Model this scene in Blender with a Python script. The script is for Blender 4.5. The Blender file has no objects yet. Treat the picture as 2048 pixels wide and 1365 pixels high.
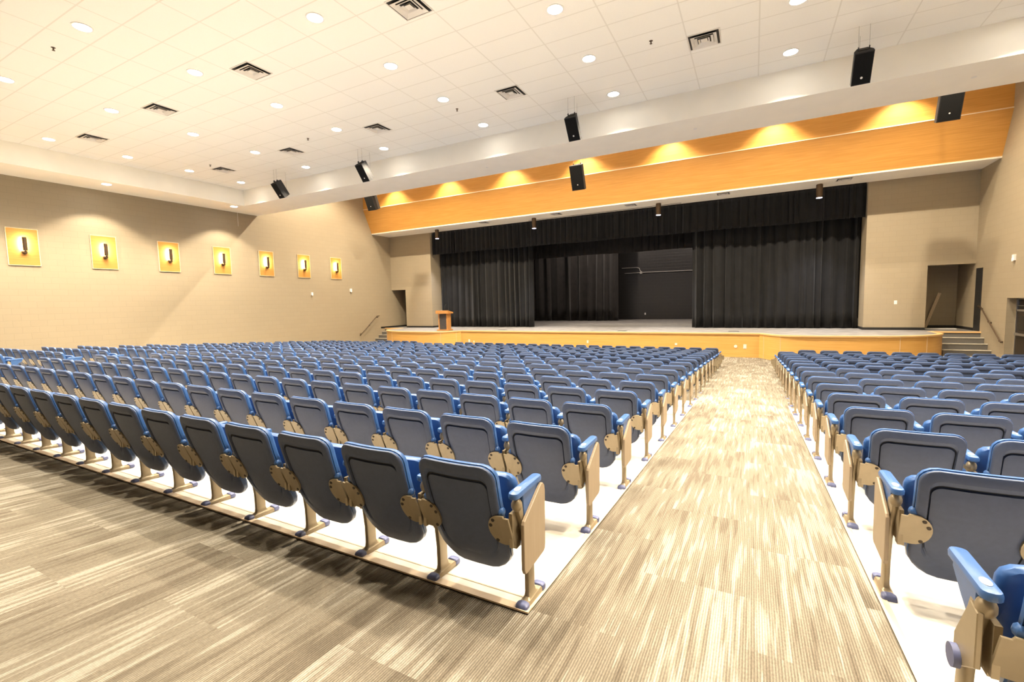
import bpy, bmesh, math, random
from mathutils import Vector, Matrix
random.seed(7)
S = bpy.context.scene
COL = S.collection
PI = math.pi

# ------------------------------------------------------------------ camera
cam_d = bpy.data.cameras.new('camera')
cam = bpy.data.objects.new('camera', cam_d); COL.objects.link(cam)
cam_d.sensor_width = 36.0; cam_d.lens = 36.0*913.26/2048; cam_d.clip_end = 200
yaw, pitch, roll = 0.48650677, 0.08329067, -0.02378017
fw = Vector((-math.sin(yaw)*math.cos(pitch), math.cos(yaw)*math.cos(pitch), -math.sin(pitch)))
rt = Vector((math.cos(yaw), math.sin(yaw), 0)); up = rt.cross(fw)
r2 = rt*math.cos(roll) + up*math.sin(roll); u2 = up*math.cos(roll) - rt*math.sin(roll)
cam.matrix_world = Matrix((( r2.x,u2.x,-fw.x,0),(r2.y,u2.y,-fw.y,0),(r2.z,u2.z,-fw.z,0),(0,0,0,1)))
S.camera = cam
CAMP = dict(f=913.26, r=r2, u=u2, w=fw)
def to_px(p):
    p = Vector(p); z = p.dot(fw)
    if z <= 0.05: return None
    return (1024+913.26*p.dot(r2)/z, 682.5-913.26*p.dot(u2)/z, z)

# ------------------------------------------------------------------ world, exposure
W = bpy.data.worlds.new('world'); S.world = W; W.use_nodes = True
W.node_tree.nodes['Background'].inputs[0].default_value = (1, .9, .75, 1)
W.node_tree.nodes['Background'].inputs[1].default_value = 0.3
S.view_settings.view_transform = 'Standard'; S.view_settings.look = 'None'
S.view_settings.gamma = 1.0; S.view_settings.use_curve_mapping = False
S.view_settings.exposure = 2.55
S.cycles.diffuse_bounces = 8; S.cycles.max_bounces = 12
DOWN_W = 245.0          # watts of each recessed downlight
WARM = (1.0, 0.86, 0.66)

# ------------------------------------------------------------------ dimensions (metres, camera at the origin)
XL, XR = -20.65, 7.1
SL = 0.06498888
def fz(y):                                   # auditorium floor: raked, flat in front of the stage
    return -1.317 - SL*y if y < 16.07 else -1.317 - SL*16.07
ZF = fz(20); ZS = -1.40; ZC = 4.987; ZU = 4.345
YP = 22.6

# ------------------------------------------------------------------ materials
def newmat(name):
    m = bpy.data.materials.new(name); m.use_nodes = True
    return m, m.node_tree.nodes, m.node_tree.links, m.node_tree.nodes['Principled BSDF']
def simple(name, col, rough=.6, metal=0, spec=.5, noise=0, nscale=8, bump=0, bscale=200, emis=None, es=0, sheen=0):
    m, N, L, B = newmat(name)
    B.inputs['Base Color'].default_value = (*col, 1); B.inputs['Roughness'].default_value = rough
    B.inputs['Metallic'].default_value = metal; B.inputs['Specular IOR Level'].default_value = spec
    if sheen: B.inputs['Sheen Weight'].default_value = sheen
    tc = N.new('ShaderNodeTexCoord')
    if noise:
        n = N.new('ShaderNodeTexNoise'); n.inputs['Scale'].default_value = nscale; n.inputs['Detail'].default_value = 3
        L.new(tc.outputs['Object'], n.inputs['Vector'])
        r = N.new('ShaderNodeValToRGB'); L.new(n.outputs['Fac'], r.inputs['Fac'])
        r.color_ramp.elements[0].position = .3; r.color_ramp.elements[1].position = .7
        r.color_ramp.elements[0].color = (*[c*(1-noise) for c in col], 1)
        r.color_ramp.elements[1].color = (*[min(1, c*(1+noise)) for c in col], 1)
        L.new(r.outputs['Color'], B.inputs['Base Color'])
    if bump:
        n = N.new('ShaderNodeTexNoise'); n.inputs['Scale'].default_value = bscale
        L.new(tc.outputs['Object'], n.inputs['Vector'])
        b = N.new('ShaderNodeBump'); b.inputs['Strength'].default_value = bump; b.inputs['Distance'].default_value = .002
        L.new(n.outputs['Fac'], b.inputs['Height']); L.new(b.outputs['Normal'], B.inputs['Normal'])
    if emis:
        B.inputs['Emission Color'].default_value = (*emis, 1); B.inputs['Emission Strength'].default_value = es
    return m
def block_wall(name, col, axis, mortar=.86, rough=.55):
    m, N, L, B = newmat(name)
    g = N.new('ShaderNodeNewGeometry'); s = N.new('ShaderNodeSeparateXYZ'); c = N.new('ShaderNodeCombineXYZ')
    L.new(g.outputs['Position'], s.inputs[0]); L.new(s.outputs['Y' if axis == 'x' else 'X'], c.inputs[0]); L.new(s.outputs['Z'], c.inputs[1])
    b = N.new('ShaderNodeTexBrick'); b.inputs['Scale'].default_value = 1
    b.inputs['Brick Width'].default_value = .4; b.inputs['Row Height'].default_value = .2
    b.inputs['Mortar Size'].default_value = .005; b.inputs['Mortar Smooth'].default_value = .3
    b.inputs['Color1'].default_value = (*col, 1); b.inputs['Color2'].default_value = (*[x*.97 for x in col], 1)
    b.inputs['Mortar'].default_value = (*[x*mortar for x in col], 1)
    L.new(c.outputs[0], b.inputs['Vector']); L.new(b.outputs['Color'], B.inputs['Base Color'])
    bp = N.new('ShaderNodeBump'); bp.inputs['Strength'].default_value = .35; bp.inputs['Distance'].default_value = .004; bp.invert = True
    L.new(b.outputs['Fac'], bp.inputs['Height']); L.new(bp.outputs['Normal'], B.inputs['Normal'])
    B.inputs['Roughness'].default_value = rough
    return m
def wood(name, c1, c2, axis='x', rough=.4, scale=1.0):
    m, N, L, B = newmat(name)
    g = N.new('ShaderNodeNewGeometry'); mp = N.new('ShaderNodeMapping')
    mp.inputs['Scale'].default_value = (.8*scale, .8*scale, 26*scale) if axis == 'x' else (26*scale, 26*scale, .8*scale)
    L.new(g.outputs['Position'], mp.inputs[0])
    n = N.new('ShaderNodeTexNoise'); n.inputs['Scale'].default_value = 1.4; n.inputs['Detail'].default_value = 5; n.inputs['Distortion'].default_value = .3
    L.new(mp.outputs[0], n.inputs['Vector'])
    r = N.new('ShaderNodeValToRGB'); r.color_ramp.elements[0].position = .32; r.color_ramp.elements[1].position = .68
    r.color_ramp.elements[0].color = (*c1, 1); r.color_ramp.elements[1].color = (*c2, 1)
    L.new(n.outputs['Fac'], r.inputs['Fac']); L.new(r.outputs['Color'], B.inputs['Base Color'])
    B.inputs['Roughness'].default_value = rough
    return m
def math_node(N, L, op, a, b=None, c=None):
    n = N.new('ShaderNodeMath'); n.operation = op
    for i, v in enumerate((a, b, c)):
        if v is None: continue
        if hasattr(v, 'links') or hasattr(v, 'is_output'): L.new(v, n.inputs[i])
        else: n.inputs[i].default_value = v
    return n.outputs[0]
def mat_ceiling():
    m, N, L, B = newmat('ceiling_tiles')
    g = N.new('ShaderNodeNewGeometry'); s = N.new('ShaderNodeSeparateXYZ'); L.new(g.outputs['Position'], s.inputs[0])
    fx = math_node(N, L, 'FRACT', math_node(N, L, 'DIVIDE', math_node(N, L, 'ADD', s.outputs['X'], 2.445+1.2275*30), 1.2275))
    fy = math_node(N, L, 'FRACT', math_node(N, L, 'DIVIDE', math_node(N, L, 'ADD', s.outputs['Y'], -7.98+.612*40), .612))
    ax = math_node(N, L, 'LESS_THAN', math_node(N, L, 'ABSOLUTE', math_node(N, L, 'SUBTRACT', fx, .5)), .5-.012/1.2275)
    ay = math_node(N, L, 'LESS_THAN', math_node(N, L, 'ABSOLUTE', math_node(N, L, 'SUBTRACT', fy, .5)), .5-.012/.612)
    f = math_node(N, L, 'MULTIPLY', ax, ay)
    mx = N.new('ShaderNodeMix'); mx.data_type = 'RGBA'; L.new(f, mx.inputs[0])
    mx.inputs[6].default_value = (.73, .705, .64, 1)
    n = N.new('ShaderNodeTexNoise'); n.inputs['Scale'].default_value = 60; n.inputs['Detail'].default_value = 3; L.new(g.outputs['Position'], n.inputs['Vector'])
    r = N.new('ShaderNodeValToRGB'); L.new(n.outputs['Fac'], r.inputs['Fac'])
    r.color_ramp.elements[0].color = (.82, .80, .745, 1); r.color_ramp.elements[1].color = (.88, .86, .80, 1)
    L.new(r.outputs['Color'], mx.inputs[7]); L.new(mx.outputs[2], B.inputs['Base Color'])
    B.inputs['Roughness'].default_value = .9
    return m
def mat_carpet():
    m, N, L, B = newmat('carpet')
    g = N.new('ShaderNodeNewGeometry'); s = N.new('ShaderNodeSeparateXYZ'); L.new(g.outputs['Position'], s.inputs[0])
    # carpet planks .5 x 1 m, each with its own offset of the stripe pattern
    cy = math_node(N, L, 'FLOOR', math_node(N, L, 'DIVIDE', s.outputs['X'], .5))
    off = math_node(N, L, 'MULTIPLY', cy, .41)
    cx = math_node(N, L, 'FLOOR', math_node(N, L, 'ADD', s.outputs['Y'], off))
    c = N.new('ShaderNodeCombineXYZ'); L.new(cx, c.inputs[0]); L.new(cy, c.inputs[1])
    wn = N.new('ShaderNodeTexWhiteNoise'); L.new(c.outputs[0], wn.inputs['Vector'])
    v = N.new('ShaderNodeVectorMath'); v.operation = 'MULTIPLY'; L.new(g.outputs['Position'], v.inputs[0]); v.inputs[1].default_value = (34, 1.7, 0)
    sc = N.new('ShaderNodeVectorMath'); sc.operation = 'SCALE'; L.new(wn.outputs['Color'], sc.inputs[0]); sc.inputs['Scale'].default_value = 40
    ad = N.new('ShaderNodeVectorMath'); ad.operation = 'ADD'; L.new(v.outputs[0], ad.inputs[0]); L.new(sc.outputs[0], ad.inputs[1])
    n1 = N.new('ShaderNodeTexNoise'); n1.inputs['Scale'].default_value = 1; n1.inputs['Detail'].default_value = 2.5; n1.inputs['Roughness'].default_value = .55; n1.inputs['Distortion'].default_value = .35
    L.new(ad.outputs[0], n1.inputs['Vector'])
    # broad patches where streaks gather
    v2 = N.new('ShaderNodeVectorMath'); v2.operation = 'MULTIPLY'; L.new(g.outputs['Position'], v2.inputs[0]); v2.inputs[1].default_value = (2.6, 1.0, 0)
    ad2 = N.new('ShaderNodeVectorMath'); ad2.operation = 'ADD'; L.new(v2.outputs[0], ad2.inputs[0]); L.new(sc.outputs[0], ad2.inputs[1])
    n2 = N.new('ShaderNodeTexNoise'); n2.inputs['Scale'].default_value = 1; n2.inputs['Detail'].default_value = 1; L.new(ad2.outputs[0], n2.inputs['Vector'])
    mixv = math_node(N, L, 'ADD', math_node(N, L, 'MULTIPLY', n1.outputs['Fac'], .65), math_node(N, L, 'MULTIPLY', n2.outputs['Fac'], .42))
    r = N.new('ShaderNodeValToRGB'); L.new(mixv, r.inputs['Fac'])
    e = r.color_ramp.elements
    e[0].position = .42; e[0].color = (.112, .094, .070, 1); e[1].position = .70; e[1].color = (.275, .255, .212, 1)
    for p, col in ((.475, (.150, .130, .099)), (.575, (.166, .146, .113)), (.605, (.232, .212, .172))):
        q = r.color_ramp.elements.new(p); q.color = (*col, 1)
    # fine ribs running towards the stage, and yarn speckle
    rib = math_node(N, L, 'SINE', math_node(N, L, 'MULTIPLY', s.outputs['X'], 2*PI/.0105))
    ribf = math_node(N, L, 'MULTIPLY_ADD', rib, .27, .95)
    n3 = N.new('ShaderNodeTexNoise'); n3.inputs['Scale'].default_value = 1; n3.inputs['Detail'].default_value = 2
    v3 = N.new('ShaderNodeVectorMath'); v3.operation = 'MULTIPLY'; L.new(g.outputs['Position'], v3.inputs[0]); v3.inputs[1].default_value = (190, 70, 0)
    L.new(v3.outputs[0], n3.inputs['Vector'])
    spk = math_node(N, L, 'MULTIPLY_ADD', n3.outputs['Fac'], .9, .55)
    mm = N.new('ShaderNodeVectorMath'); mm.operation = 'SCALE'; L.new(r.outputs['Color'], mm.inputs[0]); L.new(math_node(N, L, 'MULTIPLY', ribf, spk), mm.inputs['Scale'])
    L.new(mm.outputs[0], B.inputs['Base Color'])
    b = N.new('ShaderNodeBump'); b.inputs['Strength'].default_value = .5; b.inputs['Distance'].default_value = .003
    L.new(rib, b.inputs['Height']); L.new(b.outputs['Normal'], B.inputs['Normal'])
    B.inputs['Roughness'].default_value = .95; B.inputs['Specular IOR Level'].default_value = .15
    return m
def mat_concrete():
    m, N, L, B = newmat('sealed_concrete')
    g = N.new('ShaderNodeNewGeometry')
    n = N.new('ShaderNodeTexNoise'); n.inputs['Scale'].default_value = 2.2; n.inputs['Detail'].default_value = 6; n.inputs['Roughness'].default_value = .6
    L.new(g.outputs['Position'], n.inputs['Vector'])
    r = N.new('ShaderNodeValToRGB'); L.new(n.outputs['Fac'], r.inputs['Fac'])
    r.color_ramp.elements[0].position = .3; r.color_ramp.elements[1].position = .62
    r.color_ramp.elements[0].color = (.52, .46, .375, 1); r.color_ramp.elements[1].color = (.68, .65, .595, 1)
    L.new(r.outputs['Color'], B.inputs['Base Color']); B.inputs['Roughness'].default_value = .32
    return m
WALLC = (.325, .268, .182)
M = dict(
    wall_x=block_wall('painted_block_side', WALLC, 'x'), wall_y=block_wall('painted_block_front', WALLC, 'y'),
    black_y=block_wall('black_block_front', (.022, .020, .019), 'y', 1.6, .35), black_x=block_wall('black_block_side', (.02, .02, .02), 'x', 1.8, .4),
    tiles=mat_ceiling(), plaster=simple('white_plasterboard', (.90, .86, .76), .8, noise=.02, nscale=2),
    carpet=mat_carpet(), concrete=mat_concrete(),
    trim=wood('floor_edge_trim', (.52, .40, .27), (.66, .53, .38), 'x', .4),
    fascia=wood('maple_fascia', (.50, .235, .045), (.60, .30, .07), 'x', .38),
    maple=wood('maple_stage_front', (.66, .36, .09), (.74, .43, .13), 'x', .38),
    maple_edge=wood('maple_nosing', (.68, .42, .17), (.76, .50, .24), 'x', .35),
    panelw=wood('maple_sconce_panel', (.43, .20, .042), (.50, .25, .058), 'x', .45),
    frame=simple('light_wood_edge', (.72, .58, .40), .5, noise=.05, nscale=20),
    deck=simple('grey_stage_deck', (.19, .18, .17), .55, noise=.25, nscale=3),
    black=simple('black_base', (.012, .011, .010), .5, noise=.1), blackwall=simple('black_masking', (.01, .01, .01), .9, noise=.1),
    stair=simple('grey_stair_carpet', (.13, .12, .105), .9, noise=.2, nscale=60), nose=simple('stair_nosing', (.55, .50, .40), .6, noise=.1),
    velvet=simple('black_velvet', (.0055, .0055, .006), .75, spec=.22, noise=.25, nscale=3, sheen=.10, bump=.3, bscale=300),
    velvet2=simple('dark_grey_velvet', (.015, .0125, .0115), .75, spec=.25, noise=.25, nscale=3, sheen=.2, bump=.3, bscale=300),
    bronze=simple('dark_bronze', (.10, .065, .04), .4, metal=.6, noise=.1), steel=simple('dull_steel', (.55, .53, .50), .3, metal=.9, noise=.05),
    glow=simple('lamp_glow', (1, .9, .7), .5, emis=(1, .83, .55), es=14, noise=.01), led=simple('downlight_lens', (1, 1, 1), .5, emis=(1, .95, .86), es=9, noise=.01),
    ledv=simple('cylinder_lens', (1, 1, 1), .5, emis=(.80, .72, 1), es=3.5, noise=.01),
    white=simple('white_plastic', (.80, .78, .74), .45, noise=.03), vent=simple('vent_metal', (.70, .66, .60), .5, noise=.03),
    speaker=simple('speaker_black', (.012, .011, .011), .7, noise=.15, bump=.3), grille=simple('speaker_grille', (.007, .007, .007), .9, spec=.2, noise=.2, nscale=60, bump=.8, bscale=400),
    cable=simple('steel_cable', (.45, .42, .38), .4, metal=.6, noise=.05), lectdark=simple('dark_lectern_panel', (.05, .045, .045), .7, noise=.15),
    lectwood=wood('lectern_wood', (.42, .19, .05), (.52, .26, .08), 'z', .4), paper=simple('white_paper', (.8, .8, .78), .7, noise=.02),
    doordark=simple('dark_door_metal', (.02, .014, .010), .4, noise=.15), glass=simple('dark_glass', (.012, .011, .010), .2, spec=.3, noise=.1),
    board=simple('pale_strip', (.62, .50, .34), .6, noise=.1, nscale=20),
    # seats
    blue=simple('blue_moulded_plastic', (.036, .100, .27), .32, noise=.06, nscale=30, bump=.25, bscale=900),
    blue_shaded=simple('shaded_blue_textured_plastic', (.044, .063, .120), .52, noise=.08, nscale=40, bump=.35, bscale=900),  # same blue plastic, shade of the rear put into a darker colour
    groove=simple('shaded_groove', (.012, .014, .02), .8, noise=.05),  # recess shading put into a dark groove colour
    tan=simple('champagne_powder_coat', (.285, .228, .145), .38, metal=.35, noise=.05, nscale=20), lam=wood('champagne_laminate', (.27, .205, .135), (.315, .245, .165), 'z', .45, 3),
    bolt=simple('dark_bolt', (.03, .02, .012), .4, metal=.5, noise=.1), capb=simple('grey_blue_foot_cap', (.085, .10, .20), .5, noise=.08, nscale=40),
    plate=simple('white_seat_number_disc', (.78, .76, .72), .35, noise=.02),
)

# ------------------------------------------------------------------ mesh helpers
class MB:
    def __init__(s): s.v = []; s.f = []; s.mi = []; s.sm = []
    def add(s, vs, fs, mi=0, smooth=False, xf=None):
        b = len(s.v)
        s.v += [tuple(xf @ Vector(p)) if xf else tuple(p) for p in vs]
        s.f += [tuple(i+b for i in f) for f in fs]; s.mi += [mi]*len(fs); s.sm += [smooth]*len(fs)
    def box(s, x0, x1, y0, y1, z0, z1, mi=0, xf=None):
        vs = [(x, y, z) for z in (z0, z1) for y in (y0, y1) for x in (x0, x1)]
        s.add(vs, [(0,2,3,1),(4,5,7,6),(0,1,5,4),(2,6,7,3),(0,4,6,2),(1,3,7,5)], mi, False, xf)
    def loops(s, loops, mi=0, smooth=True, cap0=True, cap1=True, xf=None):
        n = len(loops[0]); vs = [p for l in loops for p in l]; fs = []
        for k in range(len(loops)-1):
            for i in range(n):
                j = (i+1) % n; fs.append((k*n+i, k*n+j, (k+1)*n+j, (k+1)*n+i))
        if cap0: fs.append(tuple(range(n))[::-1])
        if cap1: fs.append(tuple((len(loops)-1)*n+i for i in range(n)))
        s.add(vs, fs, mi, smooth, xf)
    def cyl(s, p0, p1, r, n=12, mi=0, r1=None, smooth=True):
        p0, p1 = Vector(p0), Vector(p1); d = (p1-p0).normalized()
        a = d.orthogonal().normalized(); b = d.cross(a); r1 = r if r1 is None else r1
        s.loops([[tuple(p+a*(q*math.cos(2*PI*i/n))+b*(q*math.sin(2*PI*i/n))) for i in range(n)] for p, q in ((p0, r), (p1, r1))], mi, smooth)
    def tube(s, pts, r, n=8, mi=0):
        pts = [Vector(p) for p in pts]; L = []
        for i, p in enumerate(pts):
            d = ((pts[min(i+1, len(pts)-1)]-p).normalized() + (p-pts[max(i-1, 0)]).normalized())
            d = d.normalized() if d.length > 1e-6 else Vector((0, 0, 1))
            a = d.cross(Vector((.13, .31, .94))).normalized(); b = d.cross(a)
            L.append([tuple(p+a*(r*math.cos(2*PI*k/n))+b*(r*math.sin(2*PI*k/n))) for k in range(n)])
        s.loops(L, mi, True)
    def sphere(s, c, r, n=10, m=6, mi=0, sz=1.0):
        L = []
        for k in range(1, m):
            t = PI*k/m; L.append([(c[0]+r*math.sin(t)*math.cos(2*PI*i/n), c[1]+r*math.sin(t)*math.sin(2*PI*i/n), c[2]-r*sz*math.cos(t)) for i in range(n)])
        s.loops(L, mi, True)
    def prism_x(s, poly, x0, x1, mi=0, bev=0, smooth=False, xf=None):   # poly of (y, z)
        def ring(x, o):
            cy = sum(p[0] for p in poly)/len(poly); cz = sum(p[1] for p in poly)/len(poly)
            out = []
            for y, z in poly:
                d = math.hypot(y-cy, z-cz); k = (d-o)/d; out.append((x, cy+(y-cy)*k, cz+(z-cz)*k))
            return out
        if bev: L = [ring(x0, bev), ring(x0+bev, 0), ring(x1-bev, 0), ring(x1, bev)]
        else: L = [ring(x0, 0), ring(x1, 0)]
        s.loops(L, mi, smooth, xf=xf)
    def build(s, name, mats, parent=None, loc=None, link=True):
        me = bpy.data.meshes.new(name); me.from_pydata(s.v, [], s.f)
        for m in (mats if isinstance(mats, (list, tuple)) else [mats]): me.materials.append(m)
        me.polygons.foreach_set('material_index', s.mi); me.polygons.foreach_set('use_smooth', s.sm)
        bm = bmesh.new(); bm.from_mesh(me); bmesh.ops.recalc_face_normals(bm, faces=bm.faces); bm.to_mesh(me); bm.free()
        if any(s.sm):
            try: me.set_sharp_from_angle(angle=math.radians(40))
            except Exception: pass
        o = bpy.data.objects.new(name, me)
        if link: COL.objects.link(o)
        if parent: o.parent = parent
        if loc: o.location = loc
        return o
def rrect(w, h, r, n=4, cx=0, cy=0):           # rounded rectangle, 4*(n+1) points, (a, b)
    out = []
    for k, (sx, sy) in enumerate(((1, 1), (-1, 1), (-1, -1), (1, -1))):
        for i in range(n+1):
            a = k*PI/2 + i*PI/2/n
            out.append((cx+sx*(w-r)+r*math.cos(a), cy+sy*(h-r)+r*math.sin(a)))
    return out
def tag(o, label=None, cat=None, group=None, kind=None):
    if label: o['label'] = label
    if cat: o['category'] = cat
    if group: o['group'] = group
    if kind: o['kind'] = kind
    return o
def empty(name, loc=(0, 0, 0), rz=0, label=None, cat=None, group=None):
    o = bpy.data.objects.new(name, None); COL.objects.link(o); o.location = loc; o.rotation_euler = (0, 0, rz)
    o.empty_display_size = .1
    return tag(o, label, cat, group)
def sbox(name, mat, *b, parent=None):
    m = MB(); m.box(*b); o = m.build(name, mat, parent)
    if not parent: o['kind'] = 'structure'
    return o
def struct(o, label=None):
    o['kind'] = 'structure'
    if label: o['label'] = label
    return o
ORD = ['zeroth','first','second','third','fourth','fifth','sixth','seventh','eighth','ninth','tenth','eleventh','twelfth','thirteenth','fourteenth','fifteenth','sixteenth','seventeenth','eighteenth','nineteenth','twentieth','twenty-first','twenty-second','twenty-third','twenty-fourth','twenty-fifth','twenty-sixth','twenty-seventh','twenty-eighth','twenty-ninth','thirtieth','thirty-first','thirty-second','thirty-third','thirty-fourth','thirty-fifth','thirty-sixth']

# ------------------------------------------------------------------ the room
YB = -4.0                                       # back wall, behind the camera
YK = 16.07
m = MB()
m.add([(XL, YB, fz(YB)), (XR, YB, fz(YB)), (XR, YK, fz(YK)), (XL, YK, fz(YK)), (XR, 22.6, ZF), (XL, 22.6, ZF)], [(0,1,2,3), (3,2,4,5)])
m.add([(XL, YB, fz(YB)-.2), (XR, YB, fz(YB)-.2), (XR, 22.6, ZF-.2), (XL, 22.6, ZF-.2)], [(0,3,2,1)])
struct(m.build('floor', M['carpet']))
# concrete seating floors with timber edge trim
LX0, LX1 = -18.85, -.89                         # left block
RX0, RX1 = .566, 6.45                           # right block
Y0S, Y1S = 1.775, 16.9
def strip(m, x0, x1, y0, y1, h, mi=0):          # a slab following the rake, h thick above the floor
    ys = [y0] + ([YK] if y0 < YK < y1 else []) + [y1]
    top = [[(x0, y, fz(y)+h), (x1, y, fz(y)+h)] for y in ys]; bot = [[(x0, y, fz(y)), (x1, y, fz(y))] for y in ys]
    m.loops([[b[0], b[1], t[1], t[0]] for b, t in zip(bot, top)], mi, False)
for i, (x0, x1, ya) in enumerate(((LX0, LX1, Y0S), (RX0, RX1, -.6))):
    m = MB(); strip(m, x0, x1, ya, Y1S, .006); struct(m.build('floor', M['concrete']))
    t = MB()
    strip(t, x0, x1, ya, ya+.045, .014); strip(t, x1-.035, x1, ya+.045, Y1S, .010); strip(t, x0, x0+.035, ya+.045, Y1S, .010)
    strip(t, x0+.035, x1-.035, ya+.105, ya+.112, .008)
    struct(t.build('trim_%d' % (i+1), M['trim']))

def wall_x(name, x, thick, mat, y0, y1, z0, z1): return sbox(name, mat, min(x, x+thick), max(x, x+thick), y0, y1, z0, z1)
sbox('wall_left', M['wall_x'], XL-.3, XL, YB, 24.9, -2.8, 8.6)
# right wall with stage door opening and entry recess
EY0, EY1, EZ = 18.15, 20.13, -.215
DY0, DY1, DZ = 21.98, 22.5, .845
m = MB()
m.box(XR, XR+.3, YB, EY0, -2.8, 8.6); m.box(XR, XR+.3, EY0, EY1, EZ, 8.6); m.box(XR, XR+.3, EY1, DY0, -2.8, 8.6)
m.box(XR, XR+.3, DY0, DY1, DZ, 8.6); m.box(XR, XR+.3, DY0, DY1, -2.8, ZS); m.box(XR, XR+.3, DY1, 24.9, -2.8, 8.6)
struct(m.build('wall_right', M['wall_x']))
sbox('wall_back', M['wall_y'], XL, XR, YB-.3, YB, -2.8, 8.6)
# dark passage behind the small stage door
m = MB(); m.box(XR+1.0, XR+1.1, DY0-.3, DY1+.3, ZS, DZ+.3); m.box(XR+.3, XR+1.0, DY0-.4, DY0-.3, ZS, DZ+.3); m.box(XR+.3, XR+1.0, DY1+.3, DY1+.4, ZS, DZ+.3); m.box(XR+.3, XR+1.1, DY0-.4, DY1+.4, DZ+.3, DZ+.4); m.box(XR+.3, XR+1.1, DY0-.4, DY1+.4, ZS-.1, ZS)
struct(m.build('wall_passage', M['black_x']))
m = MB(); m.box(XR-.012, XR+.03, DY0, DY1, ZS+.005, DZ); struct(m.build('door_2', M['black_x']))

# proscenium wall: pillars, lintels over the two alcoves
JL, JR = -17.43, 3.88; AL, ARr = -19.5, 5.77; ATL, ATR = .99, 1.03
m = MB()
m.box(AL, JL, YP, YP+.35, ZF, 8.6); m.box(JL-.35, JL, YP+.35, YP+1.0, ZF, 8.6)
m.box(XL, AL, YP, YP+.35, ATL, 8.6)
struct(m.build('wall_front_left', M['wall_y']))
m = MB()
m.box(JR, ARr, YP, YP+.35, ZF, 8.6); m.box(JR, JR+.35, YP+.35, YP+1.0, ZF, 8.6)
m.box(ARr, XR, YP, YP+.35, ATR, 8.6)
struct(m.build('wall_front_right', M['wall_y']))
# alcoves
m = MB(); m.box(XL, AL+.9, 24.9, 25.1, ZS, 2.4); m.box(AL+.9, AL+1.1, YP+.35, 24.9, ZS, 2.4); m.box(XL, AL+.9, YP+.35, 24.9, 2.2, 2.4)
struct(m.build('wall_alcove_left', M['wall_x']))
m = MB(); m.box(ARr-.9, XR, 24.2, 24.4, ZS, 2.4); m.box(ARr-1.1, ARr-.9, YP+.35, 24.2, ZS, 2.4); m.box(ARr-.9, XR, YP+.35, 24.2, 2.2, 2.4)
struct(m.build('wall_alcove_right', M['wall_y']))
# black baseboards at stage level
m = MB(); m.box(XL, XL+.012, 21.5, 24.9, ZS, ZS+.10); m.box(AL, JL+.012, YP-.012, YP, ZS, ZS+.10); m.box(JL, JL+.012, YP, YP+1.0, ZS, ZS+.10); m.box(XL, AL+.9, 24.888, 24.9, ZS, ZS+.1)
struct(m.build('baseboard_left', M['black']))
m = MB(); m.box(JR-.012, ARr, YP-.012, YP, ZS, ZS+.10); m.box(JR-.012, JR, YP, YP+1.0, ZS, ZS+.10); m.box(ARr-.9, XR, 24.188, 24.2, ZS, ZS+.1); m.box(XR-.012, XR, DY1, 24.188, ZS, ZS+.1)
struct(m.build('baseboard_right', M['black']))

# ceilings
TX0, TX1, TY1 = -19.07, 5.50, 12.2
FY, FZM, FYB, FZB = 20.5, 5.72, 21.08, 4.40
sbox('ceiling', M['tiles'], TX0-.1, TX1+.1, YB, TY1+.1, ZC, ZC+.1)
m = MB()                                         # plasterboard bulkhead round the tiled field
m.box(XL, TX0, YB, 13.8, ZU, ZC+.4); m.box(TX1, XR, YB, 13.8, ZU, ZC+.4); m.box(TX0, TX1, TY1, 13.8, ZU, ZC+.4)
struct(m.build('ceiling_bulkhead', M['plaster']))
m = MB(); m.box(XL, XR, 13.6, 13.8, ZC+.4, 7.9); m.box(XL, XR, 13.6, 18.2, 7.9, 8.1); m.box(XL, XR, 18.2, 18.4, 7.12, 8.1); m.box(XL, XR, 18.4, FY, 7.12, 7.3)
struct(m.build('ceiling_cove', M['plaster']))
# fascia: upright upper board, strip, raking lower board, flat underside
m = MB(); m.box(XL, XR, FY, FY+.12, FZM+.02, 7.9)
m.prism_x([(FY-.02, FZM-.01), (FYB, FZB), (FYB+.1, FZB), (FY+.1, FZM-.01)], XL, XR)
struct(m.build('wall_fascia', M['fascia']))
m = MB(); m.box(XL, XR, FY-.035, FY+.1, FZM-.01, FZM+.02); m.box(XL, XR, FYB-.012, FYB+.1, FZB-.02, FZB)
struct(m.build('trim_3', M['frame']))
m = MB(); m.box(XL, XR, FYB, YP, FZB-.05, FZB-.02); 
struct(m.build('ceiling_underside', M['plaster']))
ZU2 = FZB-.05
sbox('trim_4', M['black'], -10.67, -2.97, 22.36, 22.44, ZU2-.006, ZU2+.001)

# ------------------------------------------------------------------ stage
half = [(6.95, 20.10), (7.0, 20.03), (7.1, 19.86), (7.25, 19.6), (7.42, 19.36), (7.62, 19.18), (7.9, 19.07), (8.3, 19.03), (9.0, 19.04), (9.8, 19.08), (10.5, 19.17), (11.05, 19.32),
        (11.5, 19.53), (11.85, 19.78), (12.15, 20.08), (12.38, 20.4), (12.5, 20.75), (12.5, 21.85)]
CX = -6.72
outline = [(CX-x, y) for x, y in reversed(half)] + [(CX+x, y) for x, y in half]
m = MB()
loop = outline
n = len(loop)
m.add([(x, y, ZF) for x, y in loop]+[(x, y, ZS-.05) for x, y in loop], [(i, i+1, n+i+1, n+i) for i in range(n-1)], 0, True)
struct(m.build('wall_stage_front', M['maple']))
def offs(o, d):
    out = []
    for i, p in enumerate(o):
        a = Vector(o[max(i-1, 0)]); b = Vector(o[min(i+1, len(o)-1)]); t = (b-a).normalized()
        out.append((p[0]+t.y*d, p[1]-t.x*d))
    return out
o1 = offs(outline, .03); o2 = offs(outline, -.14)
m = MB()
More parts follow.
